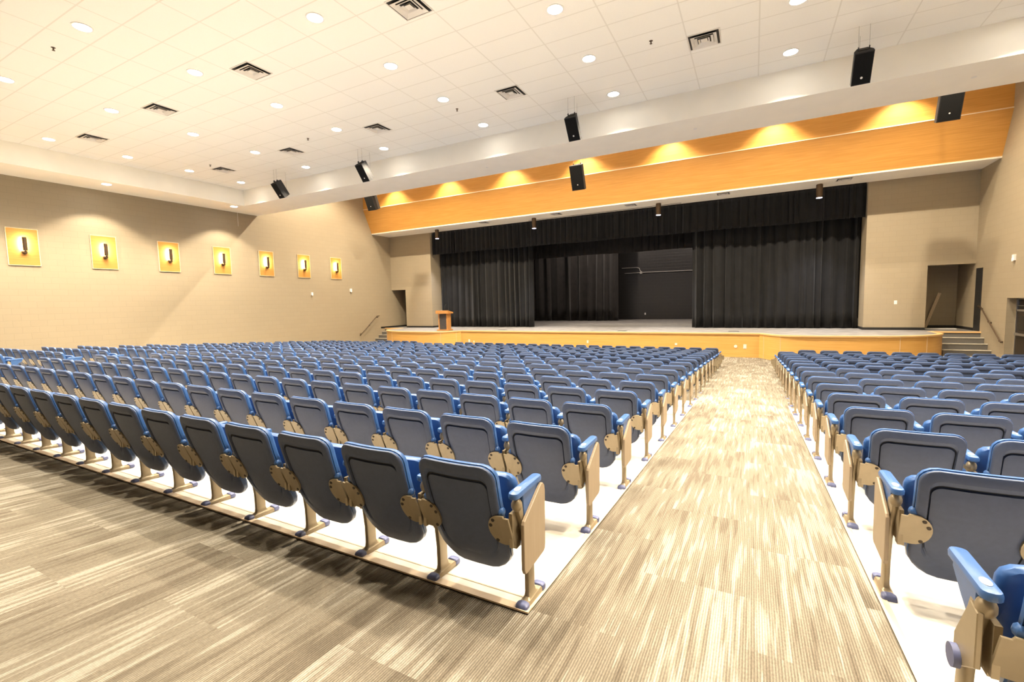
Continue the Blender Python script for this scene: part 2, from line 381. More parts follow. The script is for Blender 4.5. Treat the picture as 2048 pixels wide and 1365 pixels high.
m.loops([[(a[0], a[1], ZS-.05), (a[0], a[1], ZS+.004), (b[0], b[1], ZS+.004), (b[0], b[1], ZS-.05)] for a, b in zip(o1, o2)], 0, False)
m.box(CX-12.5-1.43, CX-12.5, 21.83, 21.97, ZS-.045, ZS+.004); m.box(CX+12.5, XR, 21.83, 21.97, ZS-.045, ZS+.004)
struct(m.build('trim_5', M['maple_edge']))
# thin vertical seams in the veneer
m = MB()
for i in (4, 6, 12, n-1-12, n-1-6, n-1-4, 15, n-1-15):
    x, y = outline[i]; xo, yo = offs(outline, .003)[i]
    m.box(xo-.006, xo+.006, yo-.004, yo+.004, ZF, ZS-.05)
struct(m.build('trim_6', M['frame']))
m = MB()
deck = [(x, y) for x, y in offs(outline, -.1)] + [(XR, 21.9), (XR, 34), (XL, 34), (XL, 21.9)]
m.add([(x, y, ZS) for x, y in deck], [tuple(range(len(deck)))])
struct(m.build('floor_stage', M['deck']))
# stage house: black block back wall, dark sides and lid
sbox('wall_stage_back', M['black_y'], -19.5, 6.5, 33.5, 33.7, ZS, 9)
m = MB(); m.box(-19.7, -19.5, 25.2, 33.7, ZS, 9); m.box(6.5, 6.7, 24.5, 33.7, ZS, 9); m.box(-19.7, 6.7, 23.6, 33.7, 7.5, 7.7)
m.box(-19.7, JL-.3, 23.6, 23.65, 2.4, 9); m.box(JR+.3, 6.7, 23.6, 23.65, 2.4, 9); m.box(-19.7, 6.7, YP+.36, YP+.42, 4.35, 9)
struct(m.build('wall_stage_masking', M['blackwall']))

# stairs either side
def stairs(x0, x1, label):
    t = MB(); nz = MB()
    rise = (ZS-ZF)/5
    for i in range(4):
        yb = 21.85-.3*(i+1); zt = ZS-rise*(i+1)
        t.box(x0, x1, yb, 21.85 if i == 0 else yb+.3, ZF, zt)
        nz.box(x0, x1, yb-.012, yb+.035, zt-.022, zt+.004)
    t.box(x0, x1, 21.85, 21.9, ZF, ZS-.045)
    r = empty('stage_stairs', (0, 0, 0), 0, label, 'stairs')
    t.build('steps', M['stair'], r); nz.build('nosing', M['nose'], r)
stairs(CX-12.5-1.41, CX-12.5-.01, 'grey carpeted stairs with pale nosings at the left end of the stage')
stairs(CX+12.5+.01, XR-.005, 'grey carpeted stairs with pale nosings at the right end of the stage')
# handrails
def handrail(x, wx, pts, label):
    r = empty('handrail', (x, pts[0][0], pts[0][1]), 0, label, 'handrail')
    P = [(x, y, z) for y, z in pts]; lp = lambda p: (p[0]-x, p[1]-pts[0][0], p[2]-pts[0][1])
    m = MB(); m.tube([lp(p) for p in P], .02, 10); m.build('rail', M['bronze'], r)
    for f in (.12, .5, .9):
        k = f*(len(P)-1); i = min(int(k), len(P)-2); q = [P[i][j]+(P[i+1][j]-P[i][j])*(k-i) for j in range(3)]
        m = MB(); m.tube([lp(q), lp((q[0], q[1], q[2]-.07)), lp((wx, q[1], q[2]-.09))], .009, 8)
        s = 1 if wx > x else -1
        m.cyl(lp((wx-.012*s, q[1], q[2]-.09)), lp((wx, q[1], q[2]-.09)), .035, 12); m.build('bracket', M['bronze'], r)
handrail(XL+.09, XL, [(19.67, -1.60), (19.82, -1.585), (20.1, -1.38), (20.5, -1.07), (20.9, -.77), (21.12, -.61), (21.32, -.60)], 'dark metal handrail on the left wall above the left stage stairs')
handrail(XR-.09, XR, [(20.1, -1.63), (20.3, -1.5), (20.7, -1.23), (21.1, -.96), (21.5, -.68), (21.75, -.52), (21.95, -.5)], 'bronze handrail on the right wall beside the right stage stairs')

# entry doors in the right wall recess
m = MB(); m.box(XR+.3, XR+.5, EY0-.2, EY1+.2, -2.8, EZ+.3); m.box(XR+.3, XR+.32, EY0, EY1, ZF, EZ)
struct(m.build('wall_entry', M['wall_x']))
for j, (a, b) in enumerate(((EY0+.03, (EY0+EY1)/2-.005), ((EY0+EY1)/2+.005, EY1-.03))):
    m = MB(); m.box(XR+.235, XR+.28, a, b, ZF+.01, EZ-.42); d = struct(m.build('door_%d' % (3+j), M['doordark']))
    m = MB(); m.box(XR+.226, XR+.235, a+.16, b-.16, ZF+1.15, EZ-.56); m.build('glass_lite', M['glass'], d)
    m = MB(); m.box(XR+.16, XR+.20, a+.08, b-.08, ZF+.98, ZF+1.05); m.box(XR+.19, XR+.235, a+.08, a+.13, ZF+.97, ZF+1.06); m.box(XR+.19, XR+.235, b-.13, b-.08, ZF+.97, ZF+1.06); m.build('push_bar', M['steel'], d)
m = MB(); m.box(XR+.22, XR+.29, EY0, EY1, EZ-.42, EZ-.36); m.box(XR+.22, XR+.29, EY0, EY1, EZ-.05, EZ)
m.box(XR+.22, XR+.29, EY1-.03, EY1, ZF, EZ); m.box(XR+.22, XR+.29, EY0, EY0+.03, ZF, EZ); m.box(XR+.22, XR+.29, EY0, EY1, EZ-.25, EZ-.235)
struct(m.build('trim_7', M['steel']))
m = MB(); m.box(XR+.25, XR+.26, EY0+.03, EY1-.03, EZ-.36, EZ-.05); struct(m.build('window_1', M['glass']))

# ------------------------------------------------------------------ ceiling fittings
SRC = {}
def copy_obj(o, parent=None):
    c = o.copy(); COL.objects.link(c); c.parent = parent; return c
def copy_tree(o, kids):
    r = o.copy(); COL.objects.link(r)
    for k in kids:
        c = k.copy(); COL.objects.link(c); c.parent = r
        for g in k.children:
            d = g.copy(); COL.objects.link(d); d.parent = c
    return r
def ring_bm(r0, r1, z0, z1, n=24):
    m = MB(); L = [[(r*math.cos(2*PI*i/n), r*math.sin(2*PI*i/n), z) for i in range(n)] for r, z in ((r0, z1), (r0, z0), (r1, z0), (r1, z1))]
    m.loops(L+[L[0]], 0, True, False, False); return m
def spot(parent, loc, power, size, blend, rad, col=WARM, rot=(0, 0, 0)):
    d = SRC.get((power, size, blend, rad, col))
    if d is None:
        d = bpy.data.lights.new('downlight_beam', 'SPOT'); d.energy = power; d.spot_size = size; d.spot_blend = blend; d.shadow_soft_size = rad; d.color = col
        SRC[(power, size, blend, rad, col)] = d
    o = bpy.data.objects.new('lamp_beam', d); COL.objects.link(o); o.parent = parent; o.location = loc; o.rotation_euler = rot
    return o
trim_me = ring_bm(.128, .155, -.008, 0).build('trim_ring', M['white'], link=False).data
lens = MB(); lens.cyl((0, 0, -.004), (0, 0, 0), .129, 24); lens_me = lens.build('lens', M['led'], link=False).data
def downlight(x, y, z, label, group, power=DOWN_W, size=math.radians(114), blend=.5):
    r = empty('recessed_downlight', (x, y, z), 0, label, 'ceiling light', group)
    for nme, me in (('trim_ring', trim_me), ('lens', lens_me)):
        o = bpy.data.objects.new(nme, me); COL.objects.link(o); o.parent = r
    spot(r, (0, 0, -.02), power, size, blend, .07)
    return r
LX = [.585, -3.09, -6.78, -10.47, -14.15, -17.93]; LY = [2.16, 4.0, 5.83, 7.70, 9.53, 11.40]
for j, y in enumerate(LY):
    c = 0
    for x in [4.27]+LX:
        p = to_px((x, y, ZC)); seen = p and -20 < p[0] < 2048 and -12 < p[1] < 1365
        if seen:
            c += 1; lab = 'round ceiling downlight, %s from right in the %s row from the stage' % (ORD[c], ORD[6-j])
        else: lab = 'round white downlight in the tiled ceiling outside the picture'
        downlight(x, y, ZC, lab, 'recessed downlights in the tiled ceiling', DOWN_W*(1.15 if j == 0 else 1))
for j, (y, s) in enumerate(((3.35, 'nearest'), (7.70, 'middle'), (12.02, 'farthest'))):
    downlight(-19.5, y, ZU, 'small round downlight in the left bulkhead, %s from the stage corner' % {'nearest': 'third', 'middle': 'second', 'farthest': 'first'}[s], 'downlights in the left bulkhead', DOWN_W*.5, math.radians(112), .35)
    downlight(6.2, y, ZU, 'round downlight in the right bulkhead outside the picture', 'downlights in the right bulkhead', DOWN_W*.5, math.radians(112), .35)
# lights above the fascia, out of sight behind the bulkhead
for i in range(7):
    downlight(-18.15+3.75*i, FY-.70, 7.12, 'round downlight in the high cove ceiling washing the wood fascia', 'cove downlights', DOWN_W*.85, math.radians(108), .7)
    downlight(-17.9+3.73*i, 16.9, 7.9, 'round downlight high in the cove between bulkhead and fascia', 'high cove downlights over the front rows', DOWN_W*2.6, math.radians(132), .5)

# air diffusers: nested louvres
def diffuser(x, y, z, s, label, group, two_way=True):
    r = empty('air_diffuser', (x, y, z), 0, label, 'air vent', group)
    h = s/2
    m = MB()
    for a0, a1, b0, b1 in ((-h, h, -h, -h+.02), (-h, h, h-.02, h), (-h, -h+.02, -h+.02, h-.02), (h-.02, h, -h+.02, h-.02)): m.box(a0, a1, b0, b1, -.012, 0)
    m.build('frame', M['vent'], r)
    m = MB(); m.box(-h+.02, h-.02, -h+.02, h-.02, -.003, 0); m.build('cavity_shade', M['black'], r)  # black sheet in place of the shaded cavity above the louvres
    m = MB()
    for k, q in enumerate((.92, .66, .40)):
        a, b = h*q*.86, h*q*.62
        L = [[(sx*c, sy*c, zz) for sx, sy in ((-1, -1), (1, -1), (1, 1), (-1, 1))] for c, zz in ((a, -.034+.004), (a, -.034), (b, -.008), (b, -.004), (a, -.030))]
        m.loops(L, 0, False, False, False)
    m.box(-h*.2, h*.2, -h*.2, h*.2, -.02, -.012)
    m.build('louvres', M['vent'], r)
V = [(-.93, 10.0), (-5.18, 6.40), (-5.18, 10.05), (-9.41, 6.38), (-9.44, 10.06), (-13.08, 6.39), (-13.1, 10.06), (-16.8, 6.41), (-16.82, 10.09)]
vl = ['square ceiling vent nearest the right side of the tiled ceiling', 'square ceiling vent cut by the top edge of the picture', 'square ceiling vent between the two middle speakers',
      'square ceiling vent left of the top centre, nearer row', 'square ceiling vent above the second hanging speaker from left, farther row', 'square ceiling vent second from left in the nearer row',
      'square ceiling vent second from left in the farther row near the leftmost speaker', 'square ceiling vent leftmost in the nearer row', 'square ceiling vent leftmost in the farther row near the far corner']
for (x, y), l in zip(V, vl): diffuser(x, y, ZC, .58, l, 'air vents in the tiled ceiling')
for (x, y), l in zip([(-12.93, 21.5), (-8.74, 21.55), (-5.06, 21.55), (-1.19, 21.5), (2.95, 21.5)], ['leftmost', 'second from left', 'middle', 'second from right', 'rightmost']):
    diffuser(x, y, ZU2, .5, 'small ceiling vent under the wood fascia, %s of five' % l, 'vents under the fascia')
# sprinkler heads
def sprinkler(x, y, z, label):
    m = MB(); m.cyl((0, 0, -.004), (0, 0, 0), .035, 14); m.cyl((0, 0, -.05), (0, 0, 0), .012, 8); m.cyl((0, 0, -.055), (0, 0, -.05), .025, 10)
    tag(m.build('fire_sprinkler', M['bronze'], None, (x, y, z)), label, 'fire sprinkler', 'sprinkler heads')
for x, y, l in [(-11.72, 4.01, 'small brown sprinkler in the tiled ceiling nearest the upper left corner'), (-1.84, 9.52, 'small brown sprinkler in the tiled ceiling left of the right-hand vent'), (-6.8, 10.15, 'small brown sprinkler in the tiled ceiling beside the central vent'),
                (-11.72, 9.58, 'small brown sprinkler in the tiled ceiling right of the second-left far vent'), (-16.64, 9.53, 'small brown sprinkler in the tiled ceiling by the far left vent')]: sprinkler(x, y, ZC, l)
for i, (x, w) in enumerate(((-12.92, 'left'), (-7.62, 'middle left'), (-1.4, 'middle right'), (3.88, 'right'))):
    m = MB(); m.cyl((0, 0, -.006), (0, 0, 0), .045, 16)
    tag(m.build('sprinkler_cover', M['white'], None, (x, 12.98, ZU)), 'small flat white sprinkler cover in the front bulkhead, %s' % w, 'sprinkler cover', 'sprinkler covers')

# cylinder spotlights under the fascia
cyl_lab = ['black cylinder spotlight under the fascia by the left pillar', 'black cylinder spotlight under the fascia, second from left', 'black cylinder spotlight under the fascia, third from left', 'black cylinder spotlight under the fascia, rightmost and largest']
for x, l in zip((-16.35, -10.13, -3.89, 2.22), cyl_lab):
    r = empty('cylinder_spotlight', (x, 21.9, ZU2), 0, l, 'spotlight', 'cylinder spotlights under the fascia')
    m = MB(); m.cyl((0, 0, 0), (0, 0, -.02), .10, 20); m.cyl((0, 0, -.02), (0, 0, -.52), .115, 24); m.build('housing', M['bronze'], r)
    m = MB(); m.cyl((0, 0, -.525), (0, 0, -.52), .10, 20); m.build('lens', M['ledv'], r)
    spot(r, (0, 0, -.54), 200, math.radians(80), .6, .09, (.95, .93, 1.0))

# hanging loudspeakers
def speaker(x, y, z, w, h, d, tilt, yaw_, ztop, label, group):
    r = empty('hanging_loudspeaker', (x, y, z), yaw_, label, 'loudspeaker', group)
    R = Matrix.Rotation(tilt, 4, 'X')         # front faces -y, tilts down
    m = MB()
    base = lambda zz: [(-w/2, -d/2, zz), (w/2, -d/2, zz), (w*.5, -d*.1, zz), (w*.28, d/2, zz), (-w*.28, d/2, zz), (-w*.5, -d*.1, zz)]
    m.loops([base(-h/2), base(h/2)], 0, False, xf=R); m.build('cabinet', M['speaker'], r)
    m = MB(); m.box(-w*.46, w*.46, -d/2-.008, -d/2, -h*.47, h*.47, xf=R); g = m.build('grille', M['grille'], r)
    m = MB(); m.loops([[(.02*math.cos(a*PI/8), -d/2-q, -h*.28+.02*math.sin(a*PI/8)) for a in range(16)] for q in (.008, .012)], xf=R); m.build('badge', M['white'], g)
    m = MB(); m.box(-w*.3, w*.3, -.03, .03, h/2, h/2+.012, xf=R); m.box(-w*.3, -w*.26, -.03, .03, h/2, h/2+.06, xf=R); m.box(w*.26, w*.3, -.03, .03, h/2, h/2+.06, xf=R)
    m.build('bracket', M['speaker'], r)
    m = MB()
    for p in ((-w*.28, 0, h/2+.05), (w*.28, 0, h/2+.05), (0, d/2, -h*.3)):
        q = R @ Vector(p); m.cyl(q, (q.x, q.y, ztop-z), .0035, 6)
    m.build('suspension_cable', M['cable'], r)
fsp = [(-15.3, 'leftmost of the four front ones'), (-11.12, 'second from left of the four front ones'), (-4.03, 'third from left of the four front ones'), (1.74, 'rightmost of the four front ones')]
for x, l in fsp: speaker(x, 11.2, 4.33, .30, .56, .32, math.radians(36), 0, ZC, 'small black loudspeaker hung from the tiled ceiling, '+l, 'front loudspeakers')
for x, z, l in ((-17.95, 5.60, 'left'), (-6.48, 5.13, 'middle'), (5.0, 5.60, 'right')):
    speaker(x, 18.5, z, .54, .98, .5, math.radians(22), 0, 7.12, 'large black loudspeaker hanging before the wood fascia, '+l, 'large loudspeakers at the fascia')

# ------------------------------------------------------------------ left wall: wood panels with sconces
place = ['leftmost', 'second from left', 'third from left', 'fourth from left', 'fifth from left', 'sixth from left', 'seventh, nearest the stage']
for i in range(7):
    y0 = 5.45+2.065*i; y1 = y0+.745; zb, zt = 1.56, 2.735
    r = empty('wood_wall_panel', (XL, (y0+y1)/2, zb), 0, 'orange wood panel framed in pale edging on the left wall, %s' % place[i], 'wall panel', 'wood panels on the left wall')
    hy = (y1-y0)/2; hz = zt-zb
    m = MB(); m.box(0, .03, -hy+.014, hy-.014, .014, hz-.014); m.build('veneer_board', M['panelw'], r)
    m = MB(); m.box(0, .036, -hy, hy, 0, .014); m.box(0, .036, -hy, hy, hz-.014, hz); m.box(0, .036, -hy, -hy+.014, .014, hz-.014); m.box(0, .036, hy-.014, hy, .014, hz-.014)
    m.build('edging', M['frame'], r)
    yc = (y0+y1)/2+.01
    r = empty('wall_sconce', (XL+.03, yc, 1.95), 0, 'bronze wall sconce glowing on the wood panel, %s' % place[i], 'wall lamp', 'sconces on the wood panels')
    m = MB(); m.cyl((0, 0, .03), (.045, 0, .03), .065, 20); m.build('wall_plate', M['bronze'], r)
    m = MB(); m.cyl((.045, 0, .03), (.13, 0, .03), .045, 16); m.cyl((.12, 0, .03), (.12, 0, .10), .02, 10); m.build('arm', M['bronze'], r)
    m = MB(); L = []
    for zz in (.075, .50):
        L.append([(.11+.055*math.sin(a), .055*math.cos(a), zz) for a in [PI*k/10 for k in range(11)]])
    m.loops(L, 0, True); m.build('shade', M['bronze'], r)
    m = MB(); m.box(.104, .109, -.036, .036, .10, .48); m.build('glowing_diffuser', M['glow'], r)
    d = SRC.get('sc')
    if d is None:
        d = bpy.data.lights.new('sconce_glow', 'AREA'); d.shape = 'RECTANGLE'; d.size = .42; d.size_y = .07; d.energy = 2.4; d.color = (1, .80, .50); SRC['sc'] = d
    o = bpy.data.objects.new('lamp_glow', d); COL.objects.link(o); o.parent = r; o.location = (.100, 0, .29); o.rotation_euler = (0, PI/2, 0)
# small white devices
def wallbox(name, loc, sx, sy, sz, label, cat, dirx):
    m = MB(); m.box(0, .05*dirx, -sy/2, sy/2, -sz/2, sz/2) if dirx else None
    o = m.build(name, M['white'], None, loc); m2 = MB(); m2.box(.05*dirx, .065*dirx, -sy*.3, sy*.3, -sz*.62, -sz*.1); m2.build('strobe_lens', M['paper'], o)
    tag(o, label, cat)
wallbox('fire_alarm_strobe', (XL, 16.54, .73), 0, .11, .15, 'small white alarm device on the left wall below the sixth wood panel', 'fire alarm', 1)
wallbox('fire_alarm_strobe', (XL, 19.2, .95), 0, .13, .18, 'white alarm strobe on the left wall nearest the stage', 'fire alarm', 1)
wallbox('fire_alarm_strobe', (XR, 19.8, 1.03), 0, .13, .18, 'white alarm strobe on the right wall above the entry recess', 'fire alarm', -1)
m = MB(); m.tube([(0, 0, 0), (.005, 0, -.3), (0, .01, -.62)], .006, 6)
tag(m.build('dangling_wire', M['paper'], None, (XL+.12, 12.78, ZU)), 'thin pale wire hanging from the left bulkhead near its corner', 'wire')

# ------------------------------------------------------------------ stage furnishing
def curtain(name, mat, x0, x1, y, z0, z1, folds, depth, seed, label, flare=.25, cat='curtain'):
    rnd = random.Random(seed); cols = int(folds*9); ph = []; t = 0
    ws = [rnd.uniform(.55, 1.5) for _ in range(folds)]; tot = sum(ws)
    amp = [rnd.uniform(.55, 1.15) for _ in range(folds)]
    xs = []; acc = 0
    for k, w in enumerate(ws):
        for j in range(10): xs.append((acc/tot + w/tot*j/10, k, j/10))
        acc += w
    xs.append((1, folds-1, 1))
    rows = 9; m = MB(); V_ = []
    for q in range(rows):
        f = q/(rows-1); z = z1+(z0-z1)*f
        line = []
        for (s_, k, u) in xs:
            a = amp[k]*depth*(1+flare*f)
            yy = -a*(math.sin(PI*u)**1.5) + .25*a*math.sin(4*PI*u+k)*(1-.4*f) + .3*depth*math.sin(9*s_+seed+1.3*f)
            xx = x0+(x1-x0)*s_ + .35*a*math.sin(2*PI*u+.9*k)*(0.6+.5*f)*(1 if 0 < s_ < 1 else 0)
            line.append((xx, y+yy, z + (.015*math.sin(31*s_+seed) if q == rows-1 and z0 > 0 else 0)))
        V_.append(line)
    nc = len(xs)
    vs = [p for l in V_ for p in l]; fs = [(r*nc+i, r*nc+i+1, (r+1)*nc+i+1, (r+1)*nc+i) for r in range(rows-1) for i in range(nc-1)]
    m.add(vs, fs, 0, True)
    o = m.build(name, mat)
    sd = o.modifiers.new('cloth', 'SOLIDIFY'); sd.thickness = .012; sd.offset = 1
    return tag(o, label, cat)
curtain('stage_valance', M['velvet'], JL+.01, JR-.01, 22.85, 3.05, 4.34, 74, .09, 3, 'long black gathered valance hanging across the top of the stage opening', .1, 'valance')
curtain('stage_curtain', M['velvet'], JL+.05, -11.05, 23.55, ZS+.02, 4.3, 17, .16, 5, 'black velvet stage curtain drawn to the left side behind the lectern')
curtain('stage_curtain', M['velvet'], -2.60, JR-.03, 23.55, ZS+.02, 4.3, 16, .16, 11, 'black velvet stage curtain drawn to the right side of the stage')
curtain('border_curtain', M['velvet2'], -18.5, 5.5, 27.0, 2.77, 6.4, 60, .09, 8, 'black border curtain hanging behind the main curtain gap', .1, 'valance')
curtain('rear_curtain', M['velvet2'], -16.8, -8.25, 31.6, ZS+.02, 6.4, 12, .34, 21, 'dark pleated curtain at the back of the stage, left of the black wall')
# unseen lamps added over the back to light the rear curtain
r = empty('added_stage_light', (-9.5, 28.6, 6.3), 0, 'unseen added lamp hidden above the border curtain', 'spotlight')
m = MB(); m.cyl((0, 0, 0), (0, 0, .25), .14, 16); m.build('housing', M['speaker'], r)
m = MB(); m.cyl((0, 0, -.004), (0, 0, 0), .12, 16); m.build('lens', M['led'], r)
spot(r, (0, 0, -.03), 330, math.radians(130), .6, .15, (1, .85, .72), (math.radians(28), 0, 0))
r = empty('added_stage_light', (-3.5, 28.6, 6.3), 0, 'unseen added lamp above the border curtain, right one', 'spotlight')
m = MB(); m.cyl((0, 0, 0), (0, 0, .25), .14, 16); m.build('housing', M['speaker'], r)
m = MB(); m.cyl((0, 0, -.004), (0, 0, 0), .12, 16); m.build('lens', M['led'], r)
spot(r, (0, 0, -.03), 330, math.radians(130), .6, .15, (1, .85, .72), (math.radians(28), 0, 0))
# conduit and outlet on the back wall
m = MB(); m.tube([(-8.5, 33.44, 2.31), (-7.45, 33.44, 2.31), (-7.25, 33.44, 2.25), (-7.2, 33.44, 2.08), (-7.05, 33.44, 1.95), (-3.2, 33.44, 1.92), (-1, 33.44, 1.92)], .03, 8)
m.tube([(-8.3, 33.44, 1.93), (-7.0, 33.44, 1.94)], .025, 8); m.box(-7.2, -7.05, 33.38, 33.5, 1.86, 2.0)
tag(m.build('wall_conduit', M['cable']), 'dark metal conduit pipe running across the black back wall of the stage', 'pipe')
def outlet(x, y, z, w, h, label, round_=False):
    m = MB()
    if round_: m.cyl((0, 0, 0), (0, -.012, 0), w/2, 18)
    else: m.box(-w/2, w/2, -.008, 0, -h/2, h/2)
    o = m.build('outlet_plate', M['white'], None, (x, y, z)); k = MB()
    k.box(-w*.15, w*.15, -.015, -.008, h*.1, h*.3); k.box(-w*.15, w*.15, -.015, -.008, -h*.3, -h*.1); k.build('socket', M['vent'], o)
    tag(o, label, 'outlet')
outlet(-6.85, 33.5, -1.0, .09, .14, 'small white outlet low on the black back wall of the stage')
outlet(-.59, 20.10, -1.93, .12, .12, 'round white outlet on the stage front right of center', True)
outlet(-.26, 20.10, -1.93, .11, .17, 'rectangular white outlet plate on the stage front near the right bend')
outlet(-2.84, 20.10, -1.89, .09, .09, 'tiny white outlet on the stage front behind the front row near the aisle')
outlet(-6.7, 20.10, -1.86, .08, .13, 'small white outlet plate in the middle of the stage front')
outlet(-13.17, 20.10, -1.94, .10, .16, 'white outlet plate on the stage front beside the left bend')
outlet(-12.88, 20.10, -1.97, .05, .10, 'narrow white outlet plate just right of the one by the left bend')
outlet(4.87, YP, -.33, .09, .14, 'small beige switch plate on the block wall right of the stage curtain')
# floor pockets
for x, y, l in ((-11.6, 20.9, 'left'), (-5.3, 20.9, 'middle'), (-.7, 21.1, 'right')):
    m = MB(); m.box(-.2, .2, -.14, .14, 0, .006); tag(m.build('floor_pocket', M['black'], None, (x, y, ZS)), 'small dark floor pocket lid in the stage deck, %s' % l, 'floor box', 'stage floor pockets')

# lectern
r = empty('lectern', (-14.62, 19.98, ZS+.005), math.radians(8), 'wooden lectern with a dark front panel standing at the left of the stage', 'lectern')
m = MB(); m.box(-.34, .34, -.27, .27, 0, .07); m.build('base', M['lectwood'], r)
m = MB(); m.box(-.27, -.20, -.2, .2, .07, .93); m.box(.20, .27, -.2, .2, .07, .93); m.box(-.2, .2, .16, .2, .07, .93); m.build('body', M['lectwood'], r)
m = MB(); m.box(-.2, .2, -.205, -.17, .07, .9); m.build('front_panel', M['lectdark'], r)
m = MB(); m.loops([[(-.37, -.3, .91), (.37, -.3, .91), (.37, .3, .91), (-.37, .3, .91)], [(-.37, -.3, 1.08), (.37, -.3, 1.08), (.37, .3, .98), (-.37, .3, .98)]], 0, False); m.build('top', M['lectwood'], r)
m = MB(); m.tube([(.12, -.2, 1.06), (.12, -.19, 1.2), (.11, -.12, 1.33), (.1, -.03, 1.38)], .008, 8); m.cyl((.1, -.03, 1.38), (.1, .02, 1.39), .016, 10); m.build('microphone', M['speaker'], r)
p = MB(); p.box(-.14, .09, -.12, .12, 0, .03); o = p.build('open_book', M['paper'], None, (-14.70, 19.86, ZS+1.052)); tag(o, 'small white papers lying on top of the wooden lectern', 'papers')
# pale slanting strip, built as a solid bar, and flat packet in right alcove
m = MB(); m.box(-.05, .05, 0, .04, 0, 1.45); o = m.build('slanting_strip', M['board'], None, (6.15, 24.05, ZS+.01)); o.rotation_euler = (math.radians(-4), math.radians(17), 0); tag(o, 'narrow pale strip slanting in the right stage alcove', 'board')
m = MB(); m.box(-.6, .6, -.12, .12, 0, .03); tag(m.build('floor_mat', M['paper'], None, (6.25, 23.3, ZS)), 'long flat pale strip lying on the floor of the right stage alcove', 'board')

# ------------------------------------------------------------------ auditorium seat
def back_y(h):                                   # rear surface of the back, local y at height h
    t = (h-.18)/.53
    return -.06 - .19*t - .022*math.sin(PI*min(1, max(0, t)))
def shape_loop(w_t, w_b, zt, zb, rt_, rb, n):    # outline of the shell (x, h), 4*(n+1) points
    out = []
    cs = ((w_t, zt, rt_, 0), (-w_t, zt, rt_, 1), (-w_b, zb, rb, 2), (w_b, zb, rb, 3))
    for (x, z, r, k) in cs:
        sx = 1 if x > 0 else -1; sz = 1 if k < 2 else -1
        rx = r; rz = r if k < 2 else r*1.0
        for i in range(n+1):
            a = k*PI/2 + i*PI/2/n
            out.append((x-sx*rx+rx*math.cos(a), z-sz*rz+rz*math.sin(a)))
    # belly of the top and bottom edges
    return [(x, z + (.006*(1-(x/.2)**2) if z > .5 else -.018*(1-(x/.2)**2) if z < .3 else 0)) for x, z in out]
def densify(loop, k):
    out = []
    n = len(loop)
    for i in range(n):
        a, b = loop[i], loop[(i+1) % n]
        q = k if (i+1) % (n//4) == 0 else 1      # subdivide the four straight edges only
        for j in range(q): out.append((a[0]+(b[0]-a[0])*j/q, a[1]+(b[1]-a[1])*j/q))
    return out
def shell3(loop, dy, bow=.018, fade=False):      # (x,h) -> 3D, dy = offset towards the front
    k = lambda h: min(1, max(0, (h-.25)/.10)) if fade else 1
    return [(x, back_y(h) + dy*k(h) - bow*(1-min(1, (x/.21)**2)) + 0*h, h) for x, h in loop]
def rear_shell(n=5, k=6):
    m = MB()
    A = lambda i, t=0, b=0: densify(shape_loop(.208-i, .200-i*1.0, .722-i-t, .158+i+b, max(.015, .062-i*.6), max(.02, .115-i*.5), n), k)
    L = [shell3(A(.000), .030), shell3(A(0), .012), shell3(A(.003), .004), shell3(A(.010), .0), shell3(A(.036, .012, .03), -.001)]
    m.loops(L[:2], 2, True, True, False); m.loops(L[1:], 0, True, False, False)
    # recessed field: a sloping lip at the top, a thin dark gap round the top and sides, running out below
    L2 = [L[-1], shell3(A(.040, .030, .040), .010, fade=True)]
    m.loops(L2, 0, True, False, False)
    f0 = len(m.f)
    L3 = [L2[-1], shell3(A(.0415, .034, .0415), .018, fade=True), shell3(A(.0445, .037, .046), .018, fade=True)]
    m.loops(L3, 1, True, False, False)
    for i in range(f0, len(m.f)):
        if sum(m.v[j][2] for j in m.f[i])/len(m.f[i]) < .30: m.mi[i] = 0
    L4 = [L3[-1], shell3(A(.046, .039, .048), .010, fade=True), shell3(A(.06, .05, .055), .008, fade=True), shell3(A(.08, .06, .07), .007, fade=True), shell3(A(.115, .07, .08), .007, fade=True), shell3(A(.145, .08, .09), .007, fade=True)]
    m.loops(L4, 0, True, False, True)
    return m
def front_pad(n=4, k=4):
    m = MB()
    A = lambda i: densify(shape_loop(.212-i, .204-i, .727-i, .168+i, .064, .11, n), k)
    m.loops([shell3(A(.0), .020), shell3(A(-.002), .034), shell3(A(.003), .046), shell3(A(.02), .056, -.0), shell3(A(.09), .050, -.0)], 0, True)
    # side lugs over the hinge plates
    for s in (-1, 1):
        m.sphere((s*.205, back_y(.50)+.02, .500), .022, 8, 6)
    return m
def folded_seat(n=3):
    m = MB(); L = []
    def lp(i, y, lean=0.0):
        out = []
        for x, h in densify(rrect(.212-i, .205-i, .05, n, 0, .425), 3):
            out.append((x, y - .11*(h-.22)/.4 + .02*(x/.212)**2, h))
        return out
    for i, y in ((.035, .015), (.008, .022), (0, .035), (0, .060), (.008, .075), (.035, .083), (.10, .078)): L.append(lp(i, y))
    m.loops(L, 0, True)
    return m
def open_seat():
    m = MB(); L = []
    for i, z in ((.03, .0), (.005, .008), (0, .02), (0, .04), (.008, .055), (.05, .06)):
        L.append([(x, y, .33+z+.03*(y/.2)) for x, y in densify(rrect(.212-i, .20-i, .05, 3, 0, .10), 3)])
    m.loops(L, 0, True); return m
